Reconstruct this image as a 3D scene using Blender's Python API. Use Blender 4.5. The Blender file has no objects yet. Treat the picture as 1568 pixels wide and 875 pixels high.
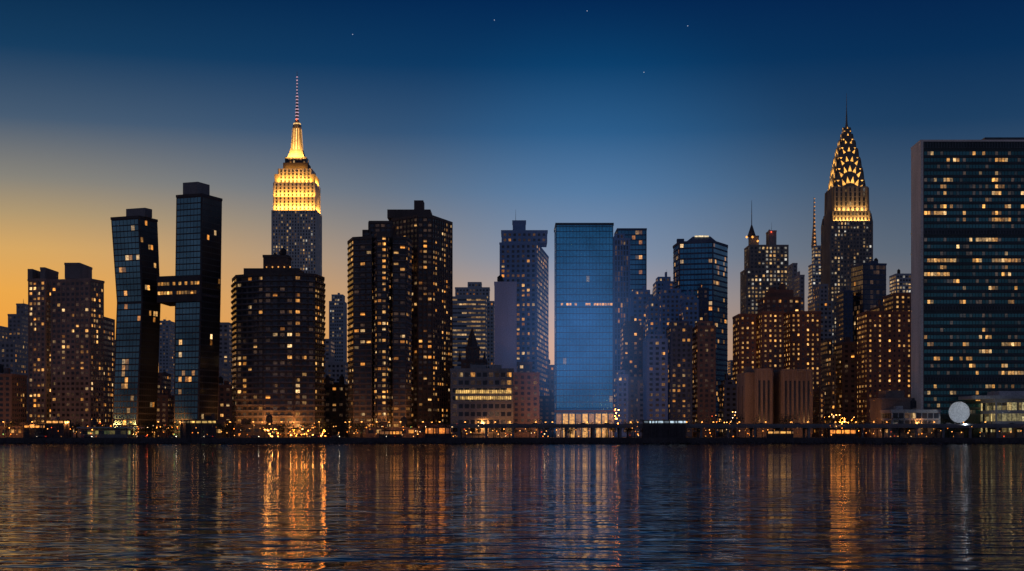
import bpy, math, random
import numpy as np
from mathutils import Vector, Matrix

scene = bpy.context.scene
scene.view_settings.view_transform = 'Standard'
scene.view_settings.look = 'None'
scene.view_settings.exposure = 0

EYE = 6.7      # camera height over the river, metres
FOC = 2240.0   # focal length in image pixels; T and Z take image pixel coordinates
GROUND = 3.0

def lin(r, g, b):
    f = lambda c: (c/255/12.92) if c/255 <= .04045 else ((c/255+.055)/1.055)**2.4
    return (f(r), f(g), f(b), 1)

def T(a): return (a-784)/FOC
def Z(e, D): return EYE+(660-e)/FOC*D

# ------------------------------------------------------------ materials
def new_mat(name):
    m = bpy.data.materials.new(name); m.use_nodes = True
    nt = m.node_tree
    return m, nt, nt.nodes['Principled BSDF']

_wc = {}
def wall_mat(name, col, rough=.85, glow=None, metallic=0.0, scale=.12):
    if name in _wc: return _wc[name]
    m, nt, p = new_mat(name)
    N = nt.nodes; L = nt.links
    tc = N.new('ShaderNodeTexCoord')
    mp = N.new('ShaderNodeMapping'); mp.inputs['Scale'].default_value = (1, 1, .25)
    n1 = N.new('ShaderNodeTexNoise'); n1.inputs['Scale'].default_value = scale; n1.inputs['Detail'].default_value = 6
    n2 = N.new('ShaderNodeTexNoise'); n2.inputs['Scale'].default_value = 1.4; n2.inputs['Detail'].default_value = 3
    L.new(tc.outputs['Object'], mp.inputs[0]); L.new(mp.outputs[0], n1.inputs['Vector']); L.new(tc.outputs['Object'], n2.inputs['Vector'])
    ad = N.new('ShaderNodeMath'); ad.operation = 'ADD'
    L.new(n1.outputs[0], ad.inputs[0]); L.new(n2.outputs[0], ad.inputs[1])
    mr = N.new('ShaderNodeMapRange'); mr.inputs[1].default_value = .6; mr.inputs[2].default_value = 1.4
    mr.inputs[3].default_value = .55; mr.inputs[4].default_value = 1.4
    L.new(ad.outputs[0], mr.inputs[0])
    vm = N.new('ShaderNodeVectorMath'); vm.operation = 'SCALE'; vm.inputs[0].default_value = col[:3]
    L.new(mr.outputs[0], vm.inputs['Scale']); L.new(vm.outputs[0], p.inputs['Base Color'])
    p.inputs['Roughness'].default_value = rough; p.inputs['Metallic'].default_value = metallic
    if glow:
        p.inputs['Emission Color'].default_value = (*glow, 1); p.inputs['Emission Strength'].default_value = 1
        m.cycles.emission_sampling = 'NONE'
    _wc[name] = m
    return m

def glass_mat(name, base, metallic, rough):
    if name in _wc: return _wc[name]
    m, nt, p = new_mat(name); N = nt.nodes; L = nt.links
    p.inputs['Metallic'].default_value = metallic; p.inputs['Roughness'].default_value = rough
    at = N.new('ShaderNodeAttribute'); at.attribute_name = 'glow'
    tc = N.new('ShaderNodeTexCoord')
    n = N.new('ShaderNodeTexNoise'); n.inputs['Scale'].default_value = .9; n.inputs['Detail'].default_value = 2
    L.new(tc.outputs['Object'], n.inputs['Vector'])
    mr = N.new('ShaderNodeMapRange'); mr.inputs[1].default_value = .3; mr.inputs[2].default_value = .7
    mr.inputs[3].default_value = .35; mr.inputs[4].default_value = 1.5
    L.new(n.outputs[0], mr.inputs[0])
    vm = N.new('ShaderNodeVectorMath'); vm.operation = 'SCALE'
    L.new(at.outputs['Color'], vm.inputs[0]); L.new(mr.outputs[0], vm.inputs['Scale'])
    L.new(vm.outputs[0], p.inputs['Emission Color']); p.inputs['Emission Strength'].default_value = 1
    n2 = N.new('ShaderNodeTexNoise'); n2.inputs['Scale'].default_value = .05; L.new(tc.outputs['Object'], n2.inputs['Vector'])
    m2 = N.new('ShaderNodeMapRange'); m2.inputs[1].default_value = .3; m2.inputs[2].default_value = .7
    m2.inputs[3].default_value = .5; m2.inputs[4].default_value = 1.5
    L.new(n2.outputs[0], m2.inputs[0])
    v2 = N.new('ShaderNodeVectorMath'); v2.operation = 'SCALE'; v2.inputs[0].default_value = base
    L.new(m2.outputs[0], v2.inputs['Scale']); L.new(v2.outputs[0], p.inputs['Base Color'])
    m.cycles.emission_sampling = 'NONE'
    _wc[name] = m
    return m

G_STD = glass_mat('window_glass', (.06, .075, .10), .4, .2)
G_TEAL = glass_mat('teal_curtain_glass', (.055, .19, .22), .8, .22)
G_COPPER = glass_mat('blue_grey_curtain_glass', (.14, .30, .36), .8, .2)
G_BLUE = glass_mat('blue_curtain_glass', (.08, .30, .48), .8, .2)
LAMP = glass_mat('lamp_glow', (.5, .5, .5), 0, .5)

BRICK = wall_mat('brown_brick', (.27, .19, .17))
BRICK2 = wall_mat('red_brick', (.33, .17, .125))
TAN = wall_mat('tan_stone', (.36, .29, .25))
GREY = wall_mat('grey_concrete', (.32, .31, .32))
DARK = wall_mat('dark_masonry', (.13, .11, .11))
DARKB = wall_mat('dark_blue_masonry', (.13, .18, .28))
LIME = wall_mat('limestone', (.42, .38, .34))
BLUEW = wall_mat('blue_haze_masonry', (.22, .28, .42), glow=(.003, .008, .024))  # blue light and haze put into the colour, plus faint emission
MAUVE = wall_mat('mauve_concrete', (.33, .32, .40), glow=(.014, .016, .034))  # faint emission added for the bluish haze
FARW = wall_mat('far_masonry', (.24, .24, .28), glow=(.008, .011, .020))  # slight blue-grey emission stands in for distance haze
FARW2 = wall_mat('far_brick', (.24, .20, .20), glow=(.007, .008, .014))  # dusk haze added here as weak emission
STEEL = wall_mat('stainless_steel', (.26, .22, .18), rough=.4, metallic=.5)
WHITE = wall_mat('white_painted_concrete', (.7, .68, .66))
MARBLE = wall_mat('marble_end_wall', (.62, .56, .56), glow=(.02, .018, .022))  # weak emission added to lighten the end wall
ROOF = wall_mat('roofing', (.08, .08, .085))
MULL = wall_mat('mullion_metal', (.09, .12, .14), rough=.5)
ASPH = wall_mat('asphalt', (.05, .05, .05))
FOLI = wall_mat('foliage', (.05, .06, .03), scale=.8)
BARK = wall_mat('bark', (.07, .055, .045))
CARP = wall_mat('car_paint', (.12, .12, .14), rough=.3)
SLAB = wall_mat('balcony_slab_concrete', (.27, .24, .25))

# ------------------------------------------------------------ mesh builder
class MB:
    def __init__(s): s.v = []; s.f = []; s.m = []; s.c = []; s.mats = []
    def mi(s, mat):
        if mat not in s.mats: s.mats.append(mat)
        return s.mats.index(mat)
    def face(s, pts, mat, col=(0, 0, 0)):
        b = len(s.v); s.v.extend(pts); s.f.append(tuple(range(b, b+len(pts)))); s.m.append(s.mi(mat)); s.c.append(col)
    def loft(s, p0, z0, p1, z1, mat, top=None, bottom=False):
        n = len(p0)
        for i in range(n):
            j = (i+1) % n
            s.face([(p0[i][0], p0[i][1], z0), (p0[j][0], p0[j][1], z0), (p1[j][0], p1[j][1], z1), (p1[i][0], p1[i][1], z1)], mat)
        s.face([(p[0], p[1], z1) for p in p1], top or mat)
        if bottom: s.face([(p[0], p[1], z0) for p in reversed(p0)], mat)
    def prism(s, p, z0, z1, mat, top=None): s.loft(p, z0, p, z1, mat, top, True)
    def box(s, x0, x1, y0, y1, z0, z1, mat, col=(0, 0, 0)):
        p = [(x0, y0), (x1, y0), (x1, y1), (x0, y1)]
        k = len(s.c); s.prism(p, z0, z1, mat)
        for i in range(k, len(s.c)): s.c[i] = col
    def cyl(s, x, y, z0, z1, r0, r1, mat, n=10, col=(0, 0, 0)):
        a = [(x+r0*math.cos(2*math.pi*i/n), y+r0*math.sin(2*math.pi*i/n)) for i in range(n)]
        b = [(x+r1*math.cos(2*math.pi*i/n), y+r1*math.sin(2*math.pi*i/n)) for i in range(n)]
        k = len(s.c); s.loft(a, z0, b, z1, mat, None, True)
        for i in range(k, len(s.c)): s.c[i] = col
    def octa(s, x, y, z, r, col, mat=None):
        mat = mat or LAMP
        P = [(x+r, y, z), (x, y+r, z), (x-r, y, z), (x, y-r, z)]
        for i in range(4):
            s.face([P[i], P[(i+1) % 4], (x, y, z+r)], mat, col); s.face([P[(i+1) % 4], P[i], (x, y, z-r)], mat, col)
    def build(s, name, origin=None):
        me = bpy.data.meshes.new(name)
        V = np.array(s.v, dtype=float)
        if origin is None:
            origin = ((V[:, 0].min()+V[:, 0].max())/2, (V[:, 1].min()+V[:, 1].max())/2, V[:, 2].min())
        V = V-np.array(origin)
        me.from_pydata(V.tolist(), [], s.f)
        for m in s.mats: me.materials.append(m)
        me.polygons.foreach_set('material_index', s.m)
        at = me.attributes.new('glow', 'FLOAT_COLOR', 'CORNER')
        arr = np.repeat(np.array([(c[0], c[1], c[2], 1) for c in s.c], dtype=np.float32), [len(f) for f in s.f], axis=0)
        at.data.foreach_set('color', arr.ravel())
        me.update()
        o = bpy.data.objects.new(name, me); o.location = origin
        scene.collection.objects.link(o)
        return o

WARM = [(1, .42, .09), (1, .46, .12), (1, .52, .16), (1, .36, .06), (1, .62, .27)]
WHITEW = [(1, .62, .26), (1, .72, .4), (1, .54, .18), (.85, .8, .7)]
def ST(**k):
    d = dict(fh=3.1, bw=3.4, ww=1.7, wh=1.6, p=.25, glow=1.0, pal=WARM, ledge=0, pier=0, glass=G_STD, trim=None,
             base=(0, 0, 0), cols=None, rowvar=.5, run=0.0, m=.6, dim=.0, ledh=.5)
    d.update(k); return d

def facade(mb, A0, B0, A1, B1, z0, z1, st, rng, wall):
    A0 = Vector(A0); B0 = Vector(B0); A1 = Vector(A1); B1 = Vector(B1)
    e = B0-A0; W = e.length
    if W < 2.5: return
    n = Vector((e.y, -e.x)).normalized()
    if n.y > .35: return
    H = z1-z0
    nb = max(1, round((W-2*st['m'])/st['bw'])); bu = (1-2*st['m']/W)/nb; u0 = st['m']/W
    nf = max(1, int(round((H-.8)/st['fh']))); fh = (H-.8)/nf
    wu = bu*min(.97, st['ww']/st['bw'])
    trim = st['trim'] or wall
    def P(u, z, off):
        t = (z-z0)/H
        a = A0.lerp(A1, t); b = B0.lerp(B1, t); q = a.lerp(b, u)+n*off
        return (q.x, q.y, z)
    cols = {}
    if st['cols']:
        for f in st['cols']: cols[min(nb-1, int(f*nb))] = .72
    colf = [rng.choice((.35, .7, 1, 1, 1.9)) for _ in range(nb)]
    ph = rng.uniform(0, 6.28); ph2 = rng.uniform(0, 6.28); pm = .80*rng.uniform(.7, 1.25)
    for i in range(nf):
        zb = z0+i*fh+(fh-st['wh'])*.55; zt = zb+min(st['wh'], fh*.96)
        rf = 1+st['rowvar']*(rng.random()*2-1)
        if rng.random() < .05: rf *= 2
        prev = False
        for j in range(nb):
            cl = 1+.65*math.sin(i*.31+ph)*math.cos(j*.45+ph2)
            p = st['p']*rf*colf[j]*pm*cl
            if prev: p += st['run']
            if j in cols: p = cols[j]
            c = st['base']; prev = False
            if rng.random() < p:
                pc = rng.choice(st['pal']); s = st['glow']*1.1*min(1.7, rng.lognormvariate(-.72, .75))
                c = (pc[0]*s, pc[1]*s, pc[2]*s); prev = True
            elif rng.random() < st['dim']:
                s = .07*rng.random()**2; c = (s+st['base'][0], s*.55+st['base'][1], s*.3+st['base'][2])
            ua = u0+j*bu+(bu-wu)/2; ub = ua+wu; zt2 = zt; ua2 = ua
            if prev and rng.random() < .3 and st['glass'] is G_STD:      # blind half drawn / curtain half open
                if rng.random() < .5: zt2 = zb+(zt-zb)*.6
                else: ua2 = ua+(ub-ua)*.45
                mb.face([P(ua, zb, .04), P(ub, zb, .04), P(ub, zt, .04), P(ua, zt, .04)], st['glass'], (c[0]*.15, c[1]*.15, c[2]*.15))
            mb.face([P(ua2, zb, .06), P(ub, zb, .06), P(ub, zt2, .06), P(ua2, zt2, .06)], st['glass'], c)
        if st['ledge']:
            o = st['ledge']; za = z0+i*fh; zc = za+st['ledh']
            mb.face([P(0, za, o), P(1, za, o), P(1, zc, o), P(0, zc, o)], trim)
            mb.face([P(0, za, 0), P(1, za, 0), P(1, za, o), P(0, za, o)], trim)
            mb.face([P(0, zc, o), P(1, zc, o), P(1, zc, 0), P(0, zc, 0)], trim)
    if st['pier']:
        o = st['pier']*.9; pw = max(.15, (bu-wu)*W*.55)/W
        for j in range(nb+1):
            u = min(max(u0+j*bu, pw/2), 1-pw/2); a = u-pw/2; b = u+pw/2; zt = z1-.1
            mb.face([P(a, z0, o), P(b, z0, o), P(b, zt, o), P(a, zt, o)], trim)
            mb.face([P(a, z0, 0), P(a, z0, o), P(a, zt, o), P(a, zt, 0)], trim)
            mb.face([P(b, z0, o), P(b, z0, 0), P(b, zt, 0), P(b, zt, o)], trim)

def plan(x0, xm, x1, D, th=0, side='R'):
    c, s = math.cos(th), math.sin(th); t0, t1 = T(x0), T(x1); P = Vector((T(xm)*D, D))
    if side == 'R':
        w = (P.x-t0*D)/(c+t0*s); d = (t1*D-P.x)/max(.03, (s-t1*c)); d = min(max(d, 4), 90)
        A = P+Vector((-c, s))*w; Bk = P+Vector((s, c))*d
        return [tuple(A), tuple(P), tuple(Bk), tuple(A+Bk-P)]
    w = (t1*D-P.x)/(c-t1*s); d = (P.x-t0*D)/max(.03, (s+t0*c)); d = min(max(d, 4), 90)
    R = P+Vector((c, s))*w; Bk = P+Vector((-s, c))*d
    return [tuple(Bk), tuple(P), tuple(R), tuple(R+Bk-P)]

def rect(x0, x1, D, dep=26):
    a = T(x0)*D; b = T(x1)*D
    if b < 0: b = T(x1)*(D+dep)
    if a > 0: a = T(x0)*(D+dep)
    if b-a < 3: m = (a+b)/2; a, b = m-1.5, m+1.5
    return [(a, D), (b, D), (b, D+dep), (a, D+dep)]

def grow(poly, k):
    cx = sum(p[0] for p in poly)/len(poly); cy = sum(p[1] for p in poly)/len(poly)
    r = []
    for p in poly:
        v = Vector((p[0]-cx, p[1]-cy)); l = v.length; v = v*((l+k)/l); r.append((cx+v.x, cy+v.y))
    return r

def clutter(mb, poly, z, rng, mat, n=3, hmax=4.5):
    cx = sum(p[0] for p in poly)/len(poly); cy = sum(p[1] for p in poly)/len(poly)
    w = min(max(p[0] for p in poly)-cx, 40); d = max(p[1] for p in poly)-cy
    for k in range(n):
        x = cx+rng.uniform(-.65, .65)*w; y = cy+rng.uniform(-.5, .5)*d
        r = rng.random()
        if r < .5:
            a = rng.uniform(.08, .3)*w; mb.box(x-a, x+a, y-2, y+2+rng.random()*2, z-.2-.01*k, z+rng.uniform(1.2, hmax), mat)
        elif r < .8 and w > 6:
            h = rng.uniform(3, 5); mb.cyl(x, y, z+1.2, z+1.2+h*.7, 1.7, 1.6, ROOF, 8); mb.cyl(x, y, z+1.2+h*.7, z+1.6+h, 1.8, .1, ROOF, 8)
            for q in ((-1, -1), (1, -1), (1, 1), (-1, 1)): mb.box(x+q[0]-.12, x+q[0]+.12, y+q[1]-.12, y+q[1]+.12, z-.1, z+1.3, ROOF)
        else:
            mb.cyl(x, y, z-.1, z+rng.uniform(4, 9), .16, .05, ROOF, 5)

seed = [7]
def building(name, wall, st, tiers, rooftop=3, build=True, cap=True):
    """tiers: (plan polygon, top image y, D, [bottom image y], [style])"""
    seed[0] += 1; rng = random.Random(seed[0]); mb = MB()
    for t in tiers:
        poly, et, D = t[:3]; eb = t[3] if len(t) > 3 else None; s = t[4] if len(t) > 4 else st
        z1 = Z(et, D); z0 = GROUND-.5 if eb is None else Z(eb, D)
        mb.loft(poly, z0, poly, z1, wall, ROOF, True)
        if s:
            for i in range(len(poly)):
                j = (i+1) % len(poly)
                facade(mb, poly[i], poly[j], poly[i], poly[j], max(z0, GROUND+2), z1, s, rng, wall)
        if cap and z1-z0 > 6: mb.prism(grow(poly, .45), z1-.9, z1+.55, wall, ROOF)
    poly, et, D = tiers[-1][:3]
    if rooftop: clutter(mb, poly, Z(et, D)+.5, rng, wall, rooftop)
    if build: return mb.build(name)
    return mb

def area_lamp(nm, parent, loc, d, sx, sy, power, col, xdir=Vector((1, 0, 0))):
    L = bpy.data.lights.new(nm, 'AREA'); L.shape = 'RECTANGLE'; L.size = sx; L.size_y = sy; L.energy = power; L.color = col
    ob = bpy.data.objects.new(nm, L); scene.collection.objects.link(ob)
    z = -d.normalized(); y = z.cross(xdir).normalized(); x = y.cross(z)
    M = Matrix((x, y, z)).transposed().to_4x4(); M.translation = loc; ob.matrix_world = M
    bpy.context.view_layer.update()
    ob.parent = parent; ob.matrix_parent_inverse = parent.matrix_world.inverted()

APT = ST(p=.22, dim=.5)
APTD = ST(p=.15, dim=.4, bw=3.6)
FAR = ST(fh=3.4, bw=3.2, ww=1.7, wh=1.7, p=.13, glow=.6, dim=.4)

# ------------------------------------------------------------ buildings, south to north
building('apartment_building', BRICK, ST(p=.3, glow=.8), [(rect(-60, 41, 830), 574, 830)], 4)
building('apartment_building', FARW2, FAR, [(rect(-40, 15, 1300), 500, 1300), (rect(12, 48, 1250), 482, 1250), (rect(25, 48, 1250, 18), 466, 1250, 482)], 2)
building('apartment_building', FARW2, FAR, [(rect(0, 42, 1000), 524, 1000)], 4)
TANB = wall_mat('tan_brick', (.40, .33, .31))
building('apartment_tower', TANB, ST(p=.34, glow=.85, dim=.5, bw=3.0, pier=.25), [
    (plan(43, 70, 92, 880, .25), 428, 880), (plan(78, 138, 159, 868, .25), 428, 868),
    (rect(49, 64, 890), 412, 890, 427, None), (rect(62, 89, 890), 411, 890, 427, None), (rect(99, 141, 890), 404, 890, 427, None), (rect(158, 168, 885), 486, 885)], 0)
building('apartment_tower', FARW2, FAR, [(rect(150, 182, 1200), 520, 1200)])

# two leaning copper-and-glass towers + skybridge
CU = ST(fh=3.3, bw=2.1, ww=1.85, wh=2.6, p=.07, run=.12, glass=G_COPPER, trim=MULL, glow=1.0, ledge=.1, ledh=.3)
CUD = dict(CU); CUD['glass'] = glass_mat('dark_copper_glass', (.06, .065, .075), .6, .3); CUD['p'] = .035
def copper(name, secs, D, box):
    seed[0] += 1; rng = random.Random(seed[0]); mb = MB()
    ps = [(plan(a, b, c, D, .38), Z(e, D) if e < 640 else GROUND-.3) for e, a, b, c in secs]
    for k in range(len(ps)-1):
        (p0, z0), (p1, z1) = ps[k], ps[k+1]
        mb.loft(p0, z0, p1, z1, DARK, ROOF, k == 0)
        facade(mb, p0[0], p0[1], p1[0], p1[1], z0, z1, CU, rng, DARK)
        facade(mb, p0[1], p0[2], p1[1], p1[2], z0, z1, CUD, rng, DARK)
        facade(mb, p0[3], p0[0], p1[3], p1[0], z0, z1, CUD, rng, DARK)
    z = ps[-1][1]; mb.prism(grow(ps[-1][0], .3), z-.4, z+1, DARK, ROOF)
    mb.prism(plan(*box[:3], D+3, .38), z+.9, Z(box[3], D), GREY)
    return mb.build(name)
copper('leaning_glass_tower', [(645, 171, 209, 239), (462, 179, 218, 246), (333, 170, 213, 241)], 800, (193, 222, 233, 317))
copper('leaning_glass_tower', [(645, 266, 303, 333), (450, 268, 308, 338), (299, 270, 309, 340)], 790, (280, 303, 321, 277))
mb = MB(); rng = random.Random(3)
pl = [(T(240)*797, 797), (T(307)*788, 788), (T(307)*788+3, 815), (T(244)*797, 822)]
mb.prism(pl, Z(463, 795), Z(423, 795), DARK, ROOF)
for ea, eb in ((438, 430), (452, 444)):
    facade(mb, pl[0], pl[1], pl[0], pl[1], Z(ea, 795), Z(eb, 795), ST(fh=2.9, bw=1.9, ww=1.5, wh=1.7, p=1.3, glow=1.0, rowvar=.1, pal=[(1, .42, .08), (1, .50, .13)]), rng, DARK)
mb.build('skybridge')

building('apartment_building', BRICK, APT, [(rect(238, 262, 960), 572, 960)], 2)
building('office_tower', FARW, FAR, [(rect(243, 268, 1500), 492, 1500)])
building('apartment_building', FARW2, FAR, [(rect(333, 360, 1150), 495, 1150), (rect(330, 350, 1000), 560, 1000)])

# ---- Art deco skyscraper with lit crown
def empire():
    D = 1814; cx = T(450.5)*D; u = D/FOC; y0 = D
    rng = random.Random(5); mb = MB()
    MID = y0+24
    FARL = wall_mat('grey_limestone', (.40, .38, .40), glow=(.011, .013, .019))  # slight emission imitates dusk haze on the stone
    def tier(hwpx, eb, et, dep, st, wall=FARL):
        hw = hwpx*u; p = [(cx-hw, MID-dep), (cx+hw, MID-dep), (cx+hw, MID+dep), (cx-hw, MID+dep)]
        z0, z1 = (Z(eb, D) if eb else GROUND-.5), Z(et, D)
        mb.prism(p, z0, z1, wall, ROOF)
        if st:
            for i in range(4):
                facade(mb, p[i], p[(i+1) % 4], p[i], p[(i+1) % 4], z0, z1, st, rng, wall)
        return p
    S = ST(fh=3.9, bw=3.3, ww=1.5, wh=2.4, p=.42, pier=.9, glow=.45, pal=WHITEW, dim=.5)
    S2 = ST(fh=4.2, bw=5.2, ww=2.2, wh=2.8, p=.0, pier=1.2, glow=.4, pal=WARM)
    tier(34, None, 322, 24, S)
    tier(36.5, None, 420, 26, S)
    tier(31.5, 322, 279, 21.5, S2)
    tier(25, 279, 257, 17.5, S2)
    tier(19, 257, 247, 14, None, DARK); tier(16.5, 247, 238, 12, ST(fh=4, bw=4, ww=2, wh=2.6, p=.6, glow=.5), DARK)
    def pr(h, k=1): return [(cx-h*u, MID-h*u*k), (cx+h*u, MID-h*u*k), (cx+h*u, MID+h*u*k), (cx-h*u, MID+h*u*k)]
    prof = [(238, 13), (232, 11), (222, 8.4), (205, 6.6), (190, 6.0)]
    for (a, ha), (b, hb) in zip(prof, prof[1:]): mb.loft(pr(ha), Z(a, D), pr(hb), Z(b, D), LIME, None, True)
    for k in (-1, 0, 1):   # lit vertical window strips of the mast
        for q, (sx, sy) in enumerate(((0, -1), (1, 0), (-1, 0))):
            h0, h1 = 8.6, 6.2; a, b = Z(226, D), Z(192, D); w = .8*u
            def pt(h, off, z):
                return (cx+off, MID-h*u-.5, z) if q == 0 else (cx+sx*(h*u+.5), MID+off, z)
            o0, o1 = k*4.4*u, k*3.4*u
            mb.face([pt(h0, o0-w, a), pt(h0, o0+w, a), pt(h1, o1+w, b), pt(h1, o1-w, b)], LAMP, (1.5, .8, .24) if k == 0 else (.9, .42, .09))
    mb.cyl(cx, MID, Z(190, D), Z(186, D), 7*u, 6.4*u, LIME, 16); mb.cyl(cx, MID, Z(186, D), Z(179, D), 5.4*u, 3*u, LIME, 16, (0, 0, 0))
    mb.cyl(cx, MID, Z(184.6, D), Z(183, D), 6*u, 5.6*u, LAMP, 16, (1.0, .6, .2))
    mb.octa(cx, MID-5*u, Z(178, D), 1.4, (1.8, .1, .03))
    an = [(179, 2.6), (160, 2.2), (158, 1.6), (140, 1.3), (138, .8), (118, .6), (102, .25)]
    for (a, ha), (b, hb) in zip(an, an[1:]): mb.cyl(cx, MID, Z(a, D), Z(b, D), ha*u, hb*u, STEEL, 8)
    for e in range(112, 178, 5):
        mb.cyl(cx, MID, Z(e, D), Z(e-1.6, D), (2.9 if e > 159 else 2.0 if e > 139 else 1.2)*u, (2.7 if e > 159 else 1.9 if e > 139 else 1.1)*u, LAMP, 8, (.55, .32, .42))
    # shoulder setbacks of the crown and the ledges that carry the floodlights
    for sx in (-1, 1):
        x = cx+sx*28*u; mb.prism([(x-3*u, MID-20), (x+3*u, MID-20), (x+3*u, MID+20), (x-3*u, MID+20)], Z(279, D), Z(266, D), LIME)
    mb.box(cx-31.6*u, cx+31.6*u, MID-24.6, MID-22.7, Z(301, D)-.8, Z(301, D), FARL)
    o = mb.build('art_deco_skyscraper'); bpy.context.view_layer.update()
    G = (1, .42, .05); X = Vector((1, 0, 0)); Y = Vector((0, 1, 0))
    def fr(w, e, y, pw, col=G, t=.55): area_lamp('crown_floodlight', o, Vector((cx, MID-y, Z(e, D))), Vector((0, t, 1)), w*2*u, 1.8, pw, col)
    def sd(s, w, e, dep, pw): area_lamp('crown_side_floodlight', o, Vector((cx+s*w*u, MID, Z(e, D))), Vector((-s*.45, 0, 1)), dep*2, 1.8, pw, G, Y)
    fr(31, 321, 26.2, 42000); fr(31, 300.5, 26.2, 26000); fr(25, 278, 22.5, 26000); fr(14, 238, 17, 22000, (1, .48, .09))
    fr(17, 256.5, 17, 1800)
    sd(1, 34.4, 321, 19, 20000); sd(1, 32.4, 278, 15, 14000); sd(-1, 34.4, 321, 19, 14000); sd(-1, 32.4, 278, 15, 8000)
empire()

# broad curved balcony building
WBR = wall_mat('warm_brown_brick', (.18, .14, .125))
BALC = ST(fh=3.05, bw=4.0, ww=2.4, wh=1.6, p=.22, ledge=.9, glow=.9, dim=.35, ledh=.75, m=.3, run=.03, trim=SLAB)
RG = [(T(a)*d, d) for a, d in ((356, 826), (362, 806), (404, 796), (450, 794), (482, 800), (496, 818))]+[(T(494)*850, 850), (T(361)*856, 856)]
mb = building('balcony_apartment_building', WBR, BALC, [(RG, 421, 800), (rect(373, 466, 815, 22), 411, 815, 421, None), (rect(403, 446, 818, 14), 392, 818, 411, None)], 3, build=False)
for k in range(5): mb.octa(T(408+k*9)*816, 816.5, Z(409, 816), .5, (1.2, .5, .1))
mb.build('balcony_apartment_building')
building('apartment_building', DARK, APTD, [(rect(495, 536, 900), 590, 900)], 3)
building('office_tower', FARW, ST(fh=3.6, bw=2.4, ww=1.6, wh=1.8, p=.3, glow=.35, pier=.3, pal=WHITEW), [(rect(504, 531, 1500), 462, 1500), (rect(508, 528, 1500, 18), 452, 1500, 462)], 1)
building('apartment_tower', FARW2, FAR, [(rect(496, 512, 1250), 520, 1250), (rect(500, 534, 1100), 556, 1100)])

# cylindrical-bay twin tower
COR = ST(fh=3.05, bw=3.2, ww=2.2, wh=1.4, p=.19, ledge=.45, ledh=.6, dim=.35, glow=.9, m=.2, trim=SLAB)
CORC = dict(COR); CORC['p'] = 1.2; CORC['glow'] = 1.2; CORC['rowvar'] = .2
F = lambda L: [(T(a)*d, d) for a, d in L]
COR2 = dict(COR); COR2['ledge'] = 0; COR2['pier'] = .5; COR2['p'] = .24; COR2['trim'] = None
mb = building('bay_fronted_apartment_tower', WBR, COR, [
    (F([(600, 862), (640, 846), (662, 848), (692, 876), (690, 905), (602, 905)]), 332, 850, None, COR2),
    (rect(593, 662, 868, 20), 321, 868, 334, None), (rect(634, 650, 870, 12), 307, 870, 321, None),
    (F([(533, 822), (541, 804), (570, 800), (571, 806), (600, 806), (601, 800), (622, 802), (630, 818), (629, 850), (536, 850)]), 364, 802),
    (rect(565, 606, 815, 30), 340, 815, 364, COR2), (rect(556, 575, 815, 26), 352, 815, 364, COR2)], 2, build=False)
p = F([(573, 800), (577, 794), (592, 794), (596, 800), (596, 806), (573, 806)])
mb.prism(p, 2.5, Z(359, 800), WBR, ROOF)
rg = random.Random(9)
for i in range(3): facade(mb, p[i], p[i+1], p[i], p[i+1], 8, Z(361, 800), CORC if i == 1 else COR, rg, WBR)
mb.build('bay_fronted_apartment_tower')

# gap between the towers
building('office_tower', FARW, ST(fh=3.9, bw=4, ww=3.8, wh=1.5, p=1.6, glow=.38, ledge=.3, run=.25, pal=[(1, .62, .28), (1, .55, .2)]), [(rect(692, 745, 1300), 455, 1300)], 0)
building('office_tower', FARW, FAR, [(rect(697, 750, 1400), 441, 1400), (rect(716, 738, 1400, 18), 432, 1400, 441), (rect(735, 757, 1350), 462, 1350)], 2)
mb = building('stone_church', DARK, ST(p=.02), [(rect(706, 746, 850, 30), 552, 850), (rect(713, 735, 850, 20), 532, 850, 552)], 0, build=False)
cx = T(723)*858; mb.cyl(cx, 858, Z(533, 850), Z(520, 850), 3.2, 2.6, DARK, 8); mb.cyl(cx, 858, Z(520, 850), Z(500, 850), 2.6, .1, DARK, 8)
for dx in (-8, 8): mb.cyl(cx+dx*.9, 856, Z(552, 850), Z(536, 850), 1, .1, DARK, 6)
mb.build('stone_church')
mb = building('medical_office_building', wall_mat('pale_stone', (.5, .48, .47)), ST(fh=4.2, bw=3.4, ww=2.4, wh=2.3, p=.1, glow=.6, ledge=.25, dim=.6), [
    (rect(690, 786, 790, 34), 566, 790)], 5, build=False)
rg = random.Random(41)
for e0 in (599, 608.5):
    for k in range(28):
        g = rg.uniform(.35, 1.0)*(0.3 if rg.random() < .12 else 1)
        xa = T(698+k*3.05)*789.6; mb.face([(xa, 789.6, Z(e0+3.6, 790)), (xa+.86, 789.6, Z(e0+3.6, 790)), (xa+.86, 789.6, Z(e0-1.4, 790)), (xa, 789.6, Z(e0-1.4, 790))], LAMP, (g, g*.58, g*.15))
mb.build('medical_office_building')
building('apartment_building', BRICK, APTD, [(rect(784, 826, 820), 572, 820), (rect(792, 815, 835), 556, 835)], 3)
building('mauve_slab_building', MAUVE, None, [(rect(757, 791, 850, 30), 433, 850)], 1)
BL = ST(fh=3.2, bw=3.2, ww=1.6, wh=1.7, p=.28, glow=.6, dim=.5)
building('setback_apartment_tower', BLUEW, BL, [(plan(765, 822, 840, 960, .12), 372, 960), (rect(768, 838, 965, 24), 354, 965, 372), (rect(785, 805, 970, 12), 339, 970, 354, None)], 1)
building('apartment_tower', FARW2, BL, [(rect(815, 850, 1050), 560, 1050)])

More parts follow.
